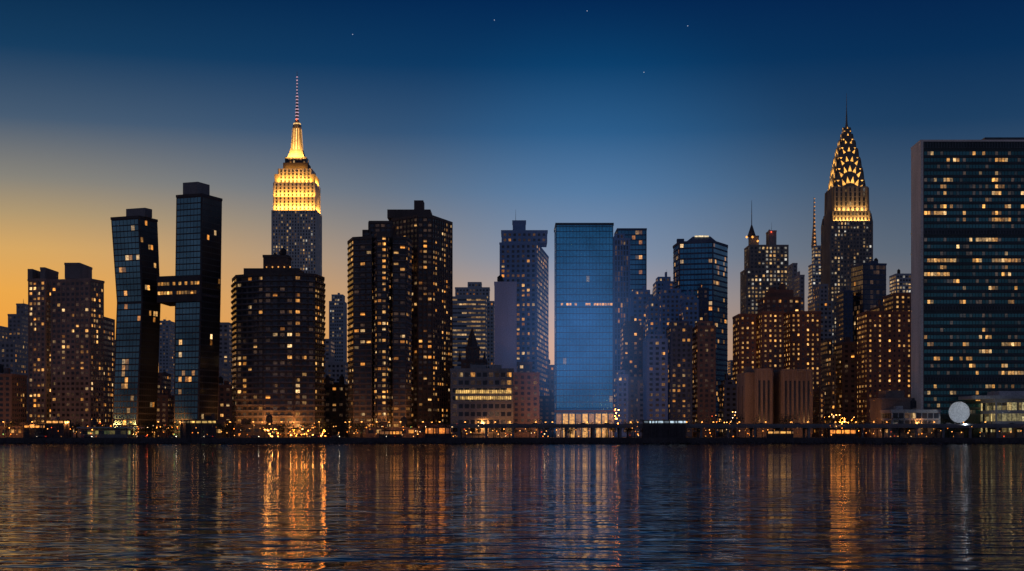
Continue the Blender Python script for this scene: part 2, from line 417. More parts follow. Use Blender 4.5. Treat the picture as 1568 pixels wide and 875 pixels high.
# blue glass slab tower
GLB = ST(fh=3.7, bw=1.9, ww=1.75, wh=3.3, p=.010, glass=G_BLUE, base=(.0006, .020, .050), glow=.4, trim=MULL, pal=WHITEW, m=.3)  # base: faint blue emission added to unlit panes to brighten the slab
mb = building('blue_glass_tower', MULL, GLB, [(rect(849, 939, 850, 30), 343, 850)], 0, build=False)
rg = random.Random(4)
for k in range(21):
    if rg.random() < .3: continue
    xa = T(850.5+k*4.2)*849.7; c = .4+.6*rg.random(); za = Z(468, 850)
    mb.face([(xa, 849.7, za), (xa+1.25, 849.7, za), (xa+1.25, 849.7, za+1.3), (xa, 849.7, za+1.3)], LAMP, (c, c*.42, c*.10))
for e in (345, 348, 462, 471): mb.box(T(850)*850, T(938)*850, 849.5, 849.9, Z(e, 850), Z(e, 850)+.4, MULL)
for k in range(9):
    xa = T(852+k*10)*840; g = (.10, .62, .7, .12, .65, .12, .6, .6, .08)[k]
    mb.box(xa, xa+2.9, 838.5, 839, GROUND, Z(634, 840), LAMP, (g, g*.48, g*.08)); mb.box(xa+2.9, xa+3.4, 838, 839, GROUND, Z(632, 840), DARK)
mb.box(T(849)*840, T(941)*840, 837.5, 849.4, Z(632, 840), Z(628, 840), DARK)
mb.build('blue_glass_tower')
building('ribbed_office_tower', BLUEW, ST(fh=3.8, bw=2, ww=1.1, wh=3, p=.25, pier=.6, glow=.25, dim=.6), [(rect(936, 964, 1050), 366, 1050), (rect(940, 956, 1050, 20), 358, 1050, 366)], 0)
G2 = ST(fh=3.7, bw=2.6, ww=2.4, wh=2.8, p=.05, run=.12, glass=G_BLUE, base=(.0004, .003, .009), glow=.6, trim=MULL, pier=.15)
building('dark_glass_tower', DARKB, G2, [(rect(941, 990, 1100, 30), 351, 1100)], 0)
for a, b, e, D in ((950, 985, 500, 1000), (963, 1000, 452, 1050), (988, 1010, 462, 980), (1000, 1032, 432, 1150), (1006, 1048, 450, 1000), (1020, 1060, 500, 900),
                   (1040, 1070, 460, 960), (1062, 1085, 442, 1000), (1060, 1096, 500, 900), (985, 1022, 520, 900), (1100, 1130, 590, 900), (940, 962, 575, 880)):
    building('midtown_tower', random.Random(a).choice([DARKB, BRICK, BLUEW, BLUEW]), ST(p=.18, glow=.75, dim=.4, bw=3.3, pier=(.35 if a % 2 else 0)), [(rect(a, b, D), e, D), (rect(a+4, b-5, D+2, 18), e-8, D+2, e)], 2)  # blue wall choices paint the bluish light over these towers
OCT = F([(1031, 1030), (1040, 1006), (1092, 1000), (1114, 1025), (1113, 1050), (1034, 1050)])
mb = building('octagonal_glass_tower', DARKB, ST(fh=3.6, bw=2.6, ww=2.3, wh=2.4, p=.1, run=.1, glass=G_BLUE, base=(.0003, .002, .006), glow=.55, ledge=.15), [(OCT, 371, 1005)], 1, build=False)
mb.loft(F([(1048, 1015), (1100, 1015), (1100, 1040), (1048, 1040)]), Z(371, 1010), F([(1061, 1020), (1088, 1020), (1088, 1035), (1061, 1035)]), Z(361, 1015), DARKB)
mb.box(T(1064)*1019, T(1085)*1019, 1019, 1019.5, Z(363, 1019), Z(361, 1019), LAMP, (.9, .7, .4))
mb.build('octagonal_glass_tower')

# Tudor-style brick blocks
TUD = ST(fh=3.0, bw=3.0, ww=1.1, wh=1.3, p=.05, glow=.85, dim=.3, cols=[.1, .32, .5, .7, .92], pal=[(1, .45, .10), (1, .52, .16)])
building('tudor_brick_apartment_block', BRICK2, TUD, [
    (rect(1122, 1158, 900), 482, 900), (rect(1156, 1200, 890), 478, 890), (rect(1198, 1257, 900), 478, 900),
    (rect(1160, 1226, 912), 456, 912, 480, APTD), (rect(1172, 1215, 916, 18), 444, 916, 456, None)], 3)
building('tudor_brick_apartment_block', BRICK2, TUD, [
    (rect(1312, 1397, 890), 478, 890), (rect(1352, 1397, 905), 450, 905), (rect(1334, 1352, 900), 468, 900, 478, APTD)], 3)
building('tudor_brick_apartment_block', BRICK, APTD, [(rect(1276, 1312, 930), 525, 930)], 3)
building('stone_apartment_building', TAN, APTD, [(rect(1257, 1272, 960), 520, 960), (rect(1259, 1280, 930), 545, 930)], 2)
building('power_station', TAN, ST(fh=30, bw=12, ww=1.2, wh=20, p=0, pier=.0), [(rect(1128, 1184, 845, 30), 572, 845)], 3)
building('power_station_annex', TAN, ST(fh=30, bw=2.6, ww=1.1, wh=24, p=0, pier=.8), [(rect(1184, 1243, 840, 30), 567, 840), (rect(1145, 1182, 842, 30), 566, 842)], 2)
building('brick_warehouse', BRICK, APTD, [(rect(1241, 1262, 870), 600, 870)], 2)

# ornate lit hotel tower
LITW = ST(fh=3.6, bw=3.2, ww=1.7, wh=1.9, p=.95, glow=.5, pal=WHITEW, pier=.4)
mb = building('ornate_hotel_tower', LIME, LITW, [
    (rect(1134, 1207, 1300, 34), 412, 1300), (rect(1140, 1207, 1304, 28), 376, 1304, 412), (rect(1146, 1162, 1308, 16), 362, 1308, 376, None), (rect(1173, 1189, 1308, 16), 354, 1308, 376, None)], 2, build=False)
cx = T(1151)*1312
mb.cyl(cx, 1312, Z(362, 1308), Z(344, 1308), 4, .6, DARK, 8); mb.cyl(cx, 1312, Z(346, 1308), Z(306, 1308), .45, .15, DARK, 5)
for a in (1143, 1152, 1160): mb.octa(T(a)*1306, 1305, Z(364+(a % 3)*3, 1308), 1.2, (1.8, .7, .12))
mb.octa(T(1181)*1306, 1306, Z(356, 1308), .9, (1.5, .15, .05))
mb.build('ornate_hotel_tower')
building('office_tower', FARW2, FAR, [(rect(1205, 1221, 1250), 404, 1250), (rect(1215, 1232, 1200), 422, 1200)], 2)
mb = building('spired_tower', FARW, ST(fh=3.8, bw=3, ww=2, wh=2, p=1.1, glow=.5, pal=WHITEW, ledge=.2), [
    (rect(1237, 1268, 1600), 452, 1600), (rect(1238, 1267, 1602, 20), 405, 1602, 452), (rect(1243, 1262, 1604, 14), 377, 1604, 405)], 0, build=False)
cx = T(1246.5)*1610
mb.cyl(cx, 1610, Z(377, 1600), Z(345, 1600), 3.2, 1.4, STEEL, 8); mb.cyl(cx, 1610, Z(345, 1600), Z(300, 1600), 1.3, .3, STEEL, 6)
for e in range(303, 376, 6): mb.octa(cx, 1608-1.5, Z(e, 1600), .7+.01*(e-303), (.7, .28, .07))
mb.build('spired_tower')
building('dark_glass_tower', DARKB, ST(p=.04, fh=3.6, glass=G_STD, ledge=.15), [(rect(1280, 1306, 1100), 446, 1100)], 1)
building('office_tower', FARW2, FAR, [(rect(1238, 1275, 1150), 462, 1150), (rect(1245, 1268, 1200), 436, 1200)], 2)
building('dark_glass_tower', DARKB, ST(fh=3.7, bw=2.6, ww=2.4, wh=2.8, p=.05, glass=G_STD, glow=.5, ledge=.15, dim=.5), [(plan(1303, 1322, 1357, 1100, .2, 'L'), 404, 1100)], 2)
building('office_tower', FARW, ST(fh=3.8, bw=3, ww=2, wh=2, p=1.0, glow=.45, pal=WHITEW), [(rect(1362, 1396, 1500), 420, 1500)], 1)

# ---- arched-crown skyscraper
def chrysler():
    D = 1387; u = D/FOC; cx = T(1304.5)*D; MID = D+22; rng = random.Random(12); mb = MB()
    def tier(h, eb, et, st, k=1.0, wall=LIME):
        hw = h*u; d = hw*k; p = [(cx-hw, MID-d), (cx+hw, MID-d), (cx+hw, MID+d), (cx-hw, MID+d)]
        z0, z1 = (Z(eb, D) if eb else GROUND-.5), Z(et, D); mb.prism(p, z0, z1, wall, ROOF)
        if st:
            for i in range(4): facade(mb, p[i], p[(i+1) % 4], p[i], p[(i+1) % 4], z0, z1, st, rng, wall)
    S = ST(fh=3.6, bw=3.0, ww=1.5, wh=2.0, p=.55, glow=.5, pal=WHITEW, pier=.5, dim=.4)
    tier(32.5, None, 338, S); tier(29, 338, 322, ST(fh=4, bw=3.6, ww=1.6, wh=2.6, p=.4, glow=.4, pier=.8))
    tier(25.5, 322, 284, ST(fh=5, bw=4.4, ww=1.6, wh=3.6, p=.25, glow=.5, pier=1.0, pal=WHITEW))
    for sx in (-1, 1):
        for sy in (-1, 1):
            mb.cyl(cx+sx*30*u, MID+sy*30*u, Z(338, D), Z(326, D), 2.2, .8, STEEL, 6)
            mb.cyl(cx+sx*26.5*u, MID+sy*26.5*u, Z(322, D), Z(286, D), 1.6, 1.2, STEEL, 6)
    tiers = [(25, 322, 266), (22.5, 290, 249), (19.5, 272, 234), (16, 256, 220), (12.5, 240, 208), (9, 226, 198), (6, 214, 188)]
    for ti, (h, eb, et) in enumerate(tiers):
        hw = h*u; z0, z1 = Z(eb, D), Z(et, D); n = 16
        spring = z1-min(z1-z0, hw*1.55)
        prof = [(-hw, z0)]
        for k in range(n+1):
            a = math.pi*(1-k/n); prof.append((hw*math.cos(a), spring+(z1-spring)*math.sin(a)**.85))
        prof.append((hw, z0)); dd = hw*.985
        for ax in (0, 1):
            def M(x, y, z): return (cx+x, MID+y, z) if ax == 0 else (cx-y, MID+x, z)
            mb.face([M(x, -dd, z) for x, z in prof], STEEL); mb.face([M(x, dd, z) for x, z in reversed(prof)], STEEL)
            for q in range(len(prof)-1):
                (xa, za), (xb, zb) = prof[q], prof[q+1]
                mb.face([M(xa, -dd, za), M(xa, dd, za), M(xb, dd, zb), M(xb, -dd, zb)], STEEL)
            nw = max(3, 8-ti)
            for sg in (-1, 1):
                yy = sg*(dd+.12)
                for k in range(nw):
                    a = math.pi*(.08+.84*k/(nw-1)); ca, sa = math.cos(a), math.sin(a)**.85
                    r0, r1 = .68, .95
                    H = z1-spring
                    px, pz = hw*r0*ca, spring+H*r0*sa; qx, qz = hw*r1*ca, spring+H*r1*sa
                    tx, tz = -math.sin(a), math.cos(a); w = hw*.11+.15
                    g = rng.uniform(1.3, 2.1)
                    tri = [M(px-tx*w, yy, pz-tz*w), M(px+tx*w, yy, pz+tz*w), M(qx, yy, qz)]
                    if sg == 1: tri.reverse()
                    mb.face(tri, LAMP, (g, g*.45, g*.07))
            if ti == 0:
                for k in range(-2, 3):
                    x = k*hw*.26
                    for e in (312, 302, 292):
                        z = Z(e, D); mb.face([M(x-.7, -dd-.1, z), M(x+.7, -dd-.1, z), M(x+.7, -dd-.1, z+3.4), M(x-.7, -dd-.1, z+3.4)], LAMP, (.7, .36, .09))
    mb.cyl(cx, MID, Z(196, D), Z(182, D), 3.6*u, 1.6*u, STEEL, 10); mb.cyl(cx, MID, Z(182, D), Z(160, D), 1.6*u, .6*u, STEEL, 8); mb.cyl(cx, MID, Z(160, D), Z(134, D), .6*u, .15*u, STEEL, 6)
    o = mb.build('arched_crown_skyscraper'); bpy.context.view_layer.update()
    C = (1, .52, .13)
    for w, e, off, pw in ((28, 337.5, 32.6, 4600), (24, 321.5, 29.5, 3400)):
        area_lamp('floodlight', o, Vector((cx, MID-off*u, Z(e, D))), Vector((0, .45, 1)), w*2*u, 1.2, pw, C)
chrysler()

# ---- glass slab headquarters
UNS = ST(fh=3.72, bw=1.75, ww=1.5, wh=1.9, p=.105, run=.42, glass=G_TEAL, glow=.75, pal=[(1, .45, .10), (1, .50, .14), (1, .6, .24)], trim=MULL, ledge=.08, ledh=.8, m=.3, dim=.25, pier=.14, rowvar=.95, base=(.0003, .0018, .0022))
def secretariat():
    D = 800; P = (T(1410)*D, D); rng = random.Random(31); mb = MB()
    w = 92; d = 23
    poly = [(T(1395)*(D+d), D+d), P, (P[0]+w, D+.01), (P[0]+w, D+d)]
    z1 = Z(217, D); z0 = GROUND-.5
    mb.prism(poly, z0, z1, MARBLE, ROOF)
    q = [(P[0]+1.4, D), (P[0]+w, D)]
    bands = [(585, 636, UNS), (476, 577, UNS), (360, 468, UNS), (228, 352, UNS)]
    mb.face([(q[0][0], D-.03, z0), (q[1][0], D-.03, z0), (q[1][0], D-.03, z1), (q[0][0], D-.03, z1)], wall_mat('spandrel_glass', (.03, .07, .08), rough=.3))
    for eb0, eb1, s in bands:
        facade(mb, (q[0][0], D-.05), (q[1][0], D-.05), (q[0][0], D-.05), (q[1][0], D-.05), Z(eb1, D), Z(eb0, D), s, rng, MULL)
    lou = wall_mat('mechanical_louvers', (.13, .16, .19), rough=.6)
    for e0, e1 in ((577, 585), (468, 476), (352, 360), (217, 228)):
        n = 60
        mb.box(q[0][0], q[1][0], D-.5, D-.04, Z(e1, D)+.2, Z(e1, D)+.5, lou); mb.box(q[0][0], q[1][0], D-.5, D-.04, Z(e0, D)-.5, Z(e0, D)-.2, lou)
        for k in range(n):
            x = q[0][0]+(k+.2)*w/n; mb.box(x, x+.5, D-.4, D-.04, Z(e1, D)+.5, Z(e0, D)-.5, lou)
    mb.prism(grow(poly, .25), z1, z1+1.0, MARBLE, ROOF)
    mb.box(T(1510)*D, P[0]+w-1, D+2, D+15, z1+.9, Z(209.5, D), lou)
    mb.build('glass_slab_headquarters')
secretariat()
WIN = ST(fh=4.6, bw=3.2, ww=2.7, wh=2.8, p=.3, glow=.35, pal=WHITEW, run=.3, dim=.6)
building('conference_building', WHITE, WIN, [(rect(1349, 1440, 778, 22), 629, 778)], 2)
building('assembly_hall', TAN, None, [(rect(1332, 1400, 800, 26), 611, 800), (rect(1345, 1385, 806, 16), 598, 806, 611, None)], 1)
mb = building('glass_pavilion', WHITE, ST(fh=5.2, bw=2.6, ww=2.3, wh=4, p=1.0, glow=.5, pal=[(1, .72, .28), (.9, .75, .35)], run=.3), [(rect(1497, 1620, 775, 30), 612, 775)], 0, build=False)
mb.box(T(1492)*772, T(1640)*772, 771, 806, Z(611, 772), Z(606, 772), WHITE)
mb.box(T(1530)*780, T(1640)*780, 780, 800, Z(606, 780), Z(599, 780), WHITE)
mb.build('glass_pavilion')
# pale dish on its mount
mb = MB(); dx, dy, dz, R = T(1468.5)*770, 770, Z(631.5, 770), 5.6
DISHM = wall_mat('white_enamel', (.8, .8, .8), rough=.5)
rings = []
for k in range(9):
    r = R*math.sin(math.pi/2*k/8); off = 1.9*(1-math.cos(math.pi/2*k/8))
    rings.append([(dx+r*math.cos(2*math.pi*i/32), dy+1.9-off*1.2, dz+r*math.sin(2*math.pi*i/32)) for i in range(32)])
for a, b in zip(rings, rings[1:]):
    for i in range(32):
        j = (i+1) % 32; mb.face([a[i], a[j], b[j], b[i]], DISHM)
for sx in (-1.5, 1.5): mb.box(dx+sx-.2, dx+sx+.2, dy+1.9, dy+2.4, GROUND, dz, GREY)
mb.box(dx-2.6, dx+2.6, dy+.8, dy+4.4, GROUND-.1, GROUND+3, GREY)
mb.cyl(dx, dy-.9, dz-.15, dz+.15, .15, .15, DISHM, 8)
dish = mb.build('satellite_dish'); bpy.context.view_layer.update()
area_lamp('dish_floodlight', dish, Vector((dx, dy-11, dz-6)), Vector((0, 11, 6)), 1.2, 1, 620, (.8, .9, 1))

# low-rise city filling the blocks behind the shore
rng = random.Random(77)
for k in range(64):
    a = 5+k*21.5+rng.uniform(-6, 6); wd = rng.uniform(22, 46); D = rng.choice([900, 960, 1040, 1120])+rng.uniform(0, 40)
    if 150 < a+wd/2 < 345: e = rng.uniform(585, 625)
    else: e = rng.uniform(560, 620)
    if a > 1380: break
    building('city_block', rng.choice([BRICK, DARK, FARW2, DARKB, TANB]), ST(p=.14, glow=.55, dim=.5), [(rect(a, a+wd, D, 22), e, D)], 2)
for k in range(50):
    a = -20+k*29+rng.uniform(-6, 6); wd = rng.uniform(18, 40); D = rng.uniform(1350, 1900); e = rng.uniform(520, 560)
    building('distant_city_block', rng.choice([FARW, FARW2]), FAR, [(rect(a, a+wd, D, 22), e, D)], 1)
for a, b, e, w_, p in ((0, 58, 654, BRICK, .6), (60, 112, 650, GREY, .4), (300, 350, 645, DARK, .3), (360, 430, 652, DARK, .2), (560, 640, 655, BRICK, .6), (640, 690, 652, BRICK2, .5)):
    building('riverside_shed', w_, ST(fh=4, bw=4, ww=2.6, wh=1.8, p=p, glow=.8), [(rect(a, b, 768, 12), e, 768)], 2)
mb = building('ferry_terminal', GREY, ST(fh=4, bw=3, ww=2.8, wh=2.0, p=.9, glow=.35, pal=[(.75, .9, .3), (.9, .7, .2)]), [(rect(124, 204, 756, 12), 657, 756)], 1, build=False)
mb.box(T(118)*754, T(210)*754, 753, 770, Z(656, 756), Z(654, 756), WHITE); mb.build('ferry_terminal')

# ------------------------------------------------------------ ground, seawall, river
mb = MB(); mb.face([(-30000, 751, GROUND), (30000, 751, GROUND), (30000, 60000, GROUND), (-30000, 60000, GROUND)], ASPH); mb.build('ground', (0, 751, GROUND))
mb = MB(); mb.box(-1500, 1500, 749, 751, -4, GROUND+.15, DARK)
for k in range(-150, 150): mb.box(k*5, k*5+.4, 748.4, 749, -4, GROUND-.8, DARK)
rg = random.Random(2)
for k in range(900):   # riprap at the foot of the wall
    x = rg.uniform(-300, 300); r = rg.uniform(.3, .9); mb.octa(x, 748.2-rg.random()*1.5, rg.uniform(-.3, .8), r, (0, 0, 0), DARK)
mb.build('seawall')
mb = MB()
for k in range(-210, 210): mb.box(k*2.4-.04, k*2.4+.04, 751.5, 751.58, GROUND, GROUND+1.15, ROOF)
for h in (.4, .8, 1.15): mb.box(-504, 504, 751.46, 751.5, GROUND+h-.04, GROUND+h, ROOF)
mb.build('riverside_railing')
# elevated highway
mb = MB(); xa, xb = T(690)*765, 520
mb.box(xa, xb, 760, 776, 8.2, 9.4, GREY); mb.box(xa, xb, 759.6, 760, 8.9, 10.3, GREY); mb.box(xa, xb, 776, 776.4, 8.9, 10.3, GREY)
mb.box(xa, xb, 760.1, 775.9, 9.405, 9.41, ASPH)
x = xa+4
while x < xb:
    mb.box(x, x+1.2, 761, 762.2, GROUND-.5, 8.2, GREY); mb.box(x, x+1.2, 774, 775.2, GROUND-.5, 8.2, GREY); mb.box(x-.1, x+1.3, 760.4, 775.6, 7.4, 8.21, GREY); x += 14
mb.build('elevated_highway')

# lamps
mb = MB(); mb.cyl(0, 0, 0, 8.6, .14, .08, ROOF, 6); mb.box(-.06, .06, -1.9, 0, 8.5, 8.62, ROOF)
mb.cyl(0, -1.8, 8.2, 8.5, .42, .3, LAMP, 8, (5, 1.9, .35)); mb.cyl(0, 0, 0, .6, .3, .2, ROOF, 6)
lamp0 = mb.build('street_lamp', (0, 0, 0)); me = lamp0.data; first = True
rng = random.Random(21)
def put_lamp(x, y, e, rot=0):
    global first
    o = lamp0 if first else bpy.data.objects.new('street_lamp', me)
    if not first: scene.collection.objects.link(o)
    first = False
    o.location = (x, y, GROUND); o.rotation_euler[2] = rot
    if e:      # shaded luminaire: throws its light down and inland
        L = bpy.data.lights.new('lamp_light', 'SPOT'); L.energy = e; L.color = (1, .38, .09); L.shadow_soft_size = .5
        L.spot_size = math.radians(165); L.spot_blend = .5
        lo = bpy.data.objects.new('lamp_light', L); scene.collection.objects.link(lo); lo.parent = o; lo.location = (0, -1.8, 7.9)
        lo.rotation_euler = (math.radians(78), 0, -rot)
x = -275
while x < 275:
    put_lamp(x, 758.5 if x < xa else 778, rng.choice((0, 0, 1000, 2000))); x += rng.uniform(6, 20)
x = -270
while x < 230:
    put_lamp(x, 786.5, rng.choice((3000, 6000, 10000)), math.pi); x += rng.uniform(16, 34)
# scattered street and shop lights
mb = MB(); rng = random.Random(5)
PALS = [(3, 1.05, .18), (3.2, 1.3, .3), (2.4, 1.5, .7), (3.2, .8, .08), (2.5, .2, .04), (.4, 1.2, .3)]
def lights(x0, x1, n, D0, D1, e0, e1, g=1.0, r=(.16, .36), wts=(5, 5, 2, 5, 1, .4)):
    for _ in range(n):
        a = rng.uniform(x0, x1); D = rng.uniform(D0, D1); c = rng.choices(PALS, wts)[0]; g2 = g*rng.uniform(.4, 1.3)
        z = max(Z(rng.uniform(e0, e1), D), GROUND+.8)
        mb.octa(T(a)*D, D, z, rng.uniform(*r), (c[0]*g2, c[1]*g2, c[2]*g2))
lights(0, 1568, 300, 753, 790, 652, 670, 1.2)
lights(0, 700, 100, 753, 790, 648, 668)
lights(1262, 1318, 30, 753, 900, 634, 664, 8, (.12, .30), (6, 3, 0, 5, 1, 0))
lights(1284, 1304, 16, 753, 880, 640, 664, 18, (.16, .36), (6, 2, 0, 6, 0, 0))
lights(941, 948, 12, 756, 830, 626, 655, 18, (.16, .36), (3, 0, 0, 5, 5, 0))
lights(1090, 1130, 18, 756, 850, 630, 660, 4, (.15, .35))
lights(400, 500, 44, 753, 760, 657, 669, 14, (.10, .24), (5, 5, 0, 4, 0, 0))  # extra shore lights added to put gold into the river reflection
lights(100, 345, 26, 754, 790, 652, 668, 3, (.15, .32))
lights(560, 800, 26, 754, 780, 652, 668, 3, (.15, .32))
mb.build('distant_street_lights')
mb = MB()
for a, b, e0, e1, c in ((36, 68, 655, 652, (1.4, .5, .08)), (70, 106, 648, 645, (1.2, .5, .1)), (140, 190, 662, 657, (.3, .4, .1)), (276, 330, 648, 645, (.8, .5, .12)), (580, 615, 665, 661, (1.2, .42, .06)),
                        (650, 690, 664, 656, (1.0, .28, .03)), (985, 1050, 648, 645, (.5, .65, .75)), (1175, 1215, 664, 661, (.9, .42, .08)), (1270, 1310, 664, 659, (1.6, .5, .07))):
    x0, x1 = T(a)*757, T(b)*757; mb.box(x0, x1, 757.32, 760, GROUND, Z(e1, 757)+.6, DARK)
    xx = x0
    while xx < x1-.5:
        g = rng.choice((.15, .6, 1, 1)); wdt = min(rng.uniform(1.2, 3.4), x1-xx)
        mb.box(xx+.5, xx+wdt, 757, 757.3, Z(e0, 757), Z(e1, 757), LAMP, (c[0]*g, c[1]*g, c[2]*g)); mb.box(xx, xx+.45, 756.7, 757.3, GROUND, Z(e1, 757)+.6, DARK); xx += wdt+.1
mb.build('riverfront_kiosks')

# cars on the highway and the shore road
mb = MB()
body = [(-2.2, .55), (-2.15, .95), (-1.5, 1.02), (-.9, 1.45), (.6, 1.48), (1.2, 1.0), (2.1, .9), (2.2, .5)]
for i in range(len(body)-1):
    (a, za), (b, zb) = body[i], body[i+1]; mb.face([(a, -.88, za), (b, -.88, zb), (b, .88, zb), (a, .88, za)], CARP)
mb.face([(a, -.88, z) for a, z in body][::-1], CARP); mb.face([(a, .88, z) for a, z in body], CARP); mb.face([(-2.2, -.88, .55), (-2.2, .88, .55), (2.2, .88, .5), (2.2, -.88, .5)], CARP)
mb.face([(-.8, -.9, 1.05), (1.0, -.9, 1.02), (.55, -.9, 1.4), (-.75, -.9, 1.38)], G_STD)
for wx in (-1.35, 1.35):
    for wy in (-.9, .7):
        n = 10; c = [(wx+.33*math.cos(2*math.pi*i/n), .35+.33*math.sin(2*math.pi*i/n)) for i in range(n)]
        mb.face([(p[0], wy, p[1]) for p in c], ROOF); mb.face([(p[0], wy+.2, p[1]) for p in reversed(c)], ROOF)
        for i in range(n): p, q = c[i], c[(i+1) % n]; mb.face([(p[0], wy, p[1]), (q[0], wy, q[1]), (q[0], wy+.2, q[1]), (p[0], wy+.2, p[1])], ROOF)
for wy in (-.7, .7): mb.octa(2.15, wy, .75, .18, (6, 5, 3.5)); mb.octa(-2.18, wy, .8, .14, (3, .15, .05))
c0 = mb.build('car', (0, 0, 0)); rng = random.Random(8); cm = c0.data
for k in range(26):
    o = c0 if k == 0 else bpy.data.objects.new('car', cm)
    if k: scene.collection.objects.link(o)
    if k < 16: o.location = (xa+10+k*19+rng.uniform(-5, 5), 763+(k % 3)*3.4, 9.42)
    else: o.location = (-262+(k-16)*22+rng.uniform(-6, 6), 755, GROUND+.01)
    if k % 2: o.rotation_euler[2] = math.pi

# waterfront tree mass
mb = MB(); rng = random.Random(55)
def tree(x, y, h, dens):
    z = GROUND; mb.cyl(x, y, z-.2, z+h*.45, .25, .15, BARK, 5)
    blobs = []
    for k in range(6):
        a = rng.uniform(0, 6.28); r = h*rng.uniform(.1, .3); bx, by, bz = x+r*math.cos(a), y+r*math.sin(a), z+h*rng.uniform(.45, .85)
        blobs.append((bx, by, bz, h*rng.uniform(.12, .22)))
        s = Vector((x, y, z+h*.4)); e = Vector((bx, by, bz)); w = .07
        mb.face([(s.x-w, s.y, s.z), (s.x+w, s.y, s.z), (e.x+w*.4, e.y, e.z), (e.x-w*.4, e.y, e.z)], BARK)
    for _ in range(dens):
        b = rng.choice(blobs); v = Vector((rng.gauss(0, .55), rng.gauss(0, .55), rng.gauss(0, .5)))*b[3]
        c = Vector(b[:3])+v; s = rng.uniform(.12, .32)
        a = Vector((rng.uniform(-1, 1), rng.uniform(-1, 1), rng.uniform(-1, 1))).normalized()*s; t = Vector((rng.uniform(-1, 1), rng.uniform(-1, 1), rng.uniform(-1, 1))).normalized()*s
        mb.face([tuple(c-a), tuple(c-t), tuple(c+a), tuple(c+t)], FOLI)
for k in range(210):
    a = rng.uniform(-10, 1580)
    if 1090 < a < 1340 or rng.random() < .6 or a < 700: tree(T(a)*784, 780+rng.uniform(-3, 5) if a > 690 else 762+rng.uniform(0, 16), rng.uniform(6, 11) if a < 1090 else rng.uniform(9, 15), 180)
mb.build('riverside_trees')

# river
m, nt, p = new_mat('river_water'); N = nt.nodes; L = nt.links
p.inputs['Base Color'].default_value = (.002, .003, .004, 1); p.inputs['IOR'].default_value = 1.31
tc = N.new('ShaderNodeTexCoord')
def noise(sx, sy, det, dist=0):
    mp = N.new('ShaderNodeMapping'); mp.inputs['Scale'].default_value = (sx, sy, 1)
    n = N.new('ShaderNodeTexNoise'); n.inputs['Scale'].default_value = 1; n.inputs['Detail'].default_value = det; n.inputs['Distortion'].default_value = dist
    L.new(tc.outputs['Object'], mp.inputs[0]); L.new(mp.outputs[0], n.inputs['Vector']); return n
n1 = noise(.24, .62, 2, .4); n2 = noise(.10, .26, 2, .5); n3 = noise(.008, .02, 2)
mm = N.new('ShaderNodeMath'); mm.operation = 'MULTIPLY_ADD'; L.new(n2.outputs[0], mm.inputs[0]); mm.inputs[1].default_value = 2.6; L.new(n1.outputs[0], mm.inputs[2])
bp = N.new('ShaderNodeBump'); bp.inputs['Strength'].default_value = 1; bp.inputs['Distance'].default_value = .27
L.new(mm.outputs[0], bp.inputs['Height']); L.new(bp.outputs[0], p.inputs['Normal'])
mr = N.new('ShaderNodeMapRange'); mr.inputs[1].default_value = .35; mr.inputs[2].default_value = .65; mr.inputs[3].default_value = .02; mr.inputs[4].default_value = .07
L.new(n3.outputs[0], mr.inputs[0]); L.new(mr.outputs[0], p.inputs['Roughness'])
mb = MB(); mb.face([(-30000, -600, 0), (30000, -600, 0), (30000, 749.5, 0), (-30000, 749.5, 0)], m); mb.build('river_water', (0, 0, 0))

# ------------------------------------------------------------ emission-only volume imitating a blue hazy glow around the glass tower
m = bpy.data.materials.new('blue_glow_volume'); m.use_nodes = True; nt = m.node_tree; N = nt.nodes; L = nt.links; N.clear()
out = N.new('ShaderNodeOutputMaterial'); em = N.new('ShaderNodeEmission'); em.inputs[0].default_value = (.17, .38, .92, 1)
tc = N.new('ShaderNodeTexCoord'); ln = N.new('ShaderNodeVectorMath'); ln.operation = 'LENGTH'; L.new(tc.outputs['Object'], ln.inputs[0])
mr = N.new('ShaderNodeMapRange'); mr.interpolation_type = 'SMOOTHERSTEP'; mr.inputs[1].default_value = 1; mr.inputs[2].default_value = 0; mr.inputs[3].default_value = 0; mr.inputs[4].default_value = .0030
L.new(ln.outputs['Value'], mr.inputs[0]); L.new(mr.outputs[0], em.inputs[1]); L.new(em.outputs[0], out.inputs['Volume'])
bpy.ops.mesh.primitive_ico_sphere_add(subdivisions=4, radius=1, location=(T(893)*815, 815, 56)); glow_volume = bpy.context.object
glow_volume.name = 'blue_glow_volume'; glow_volume.scale = (62, 45, 86); glow_volume.data.materials.append(m)

# stars
mb = MB()
for a, e in ((540, 53), (757, 31), (899, 17), (1053, 40), (986, 111)):
    D = 25000; mb.octa(T(a)*D, D, Z(e, D), 9, (.55, .6, .75))
mb.build('stars')

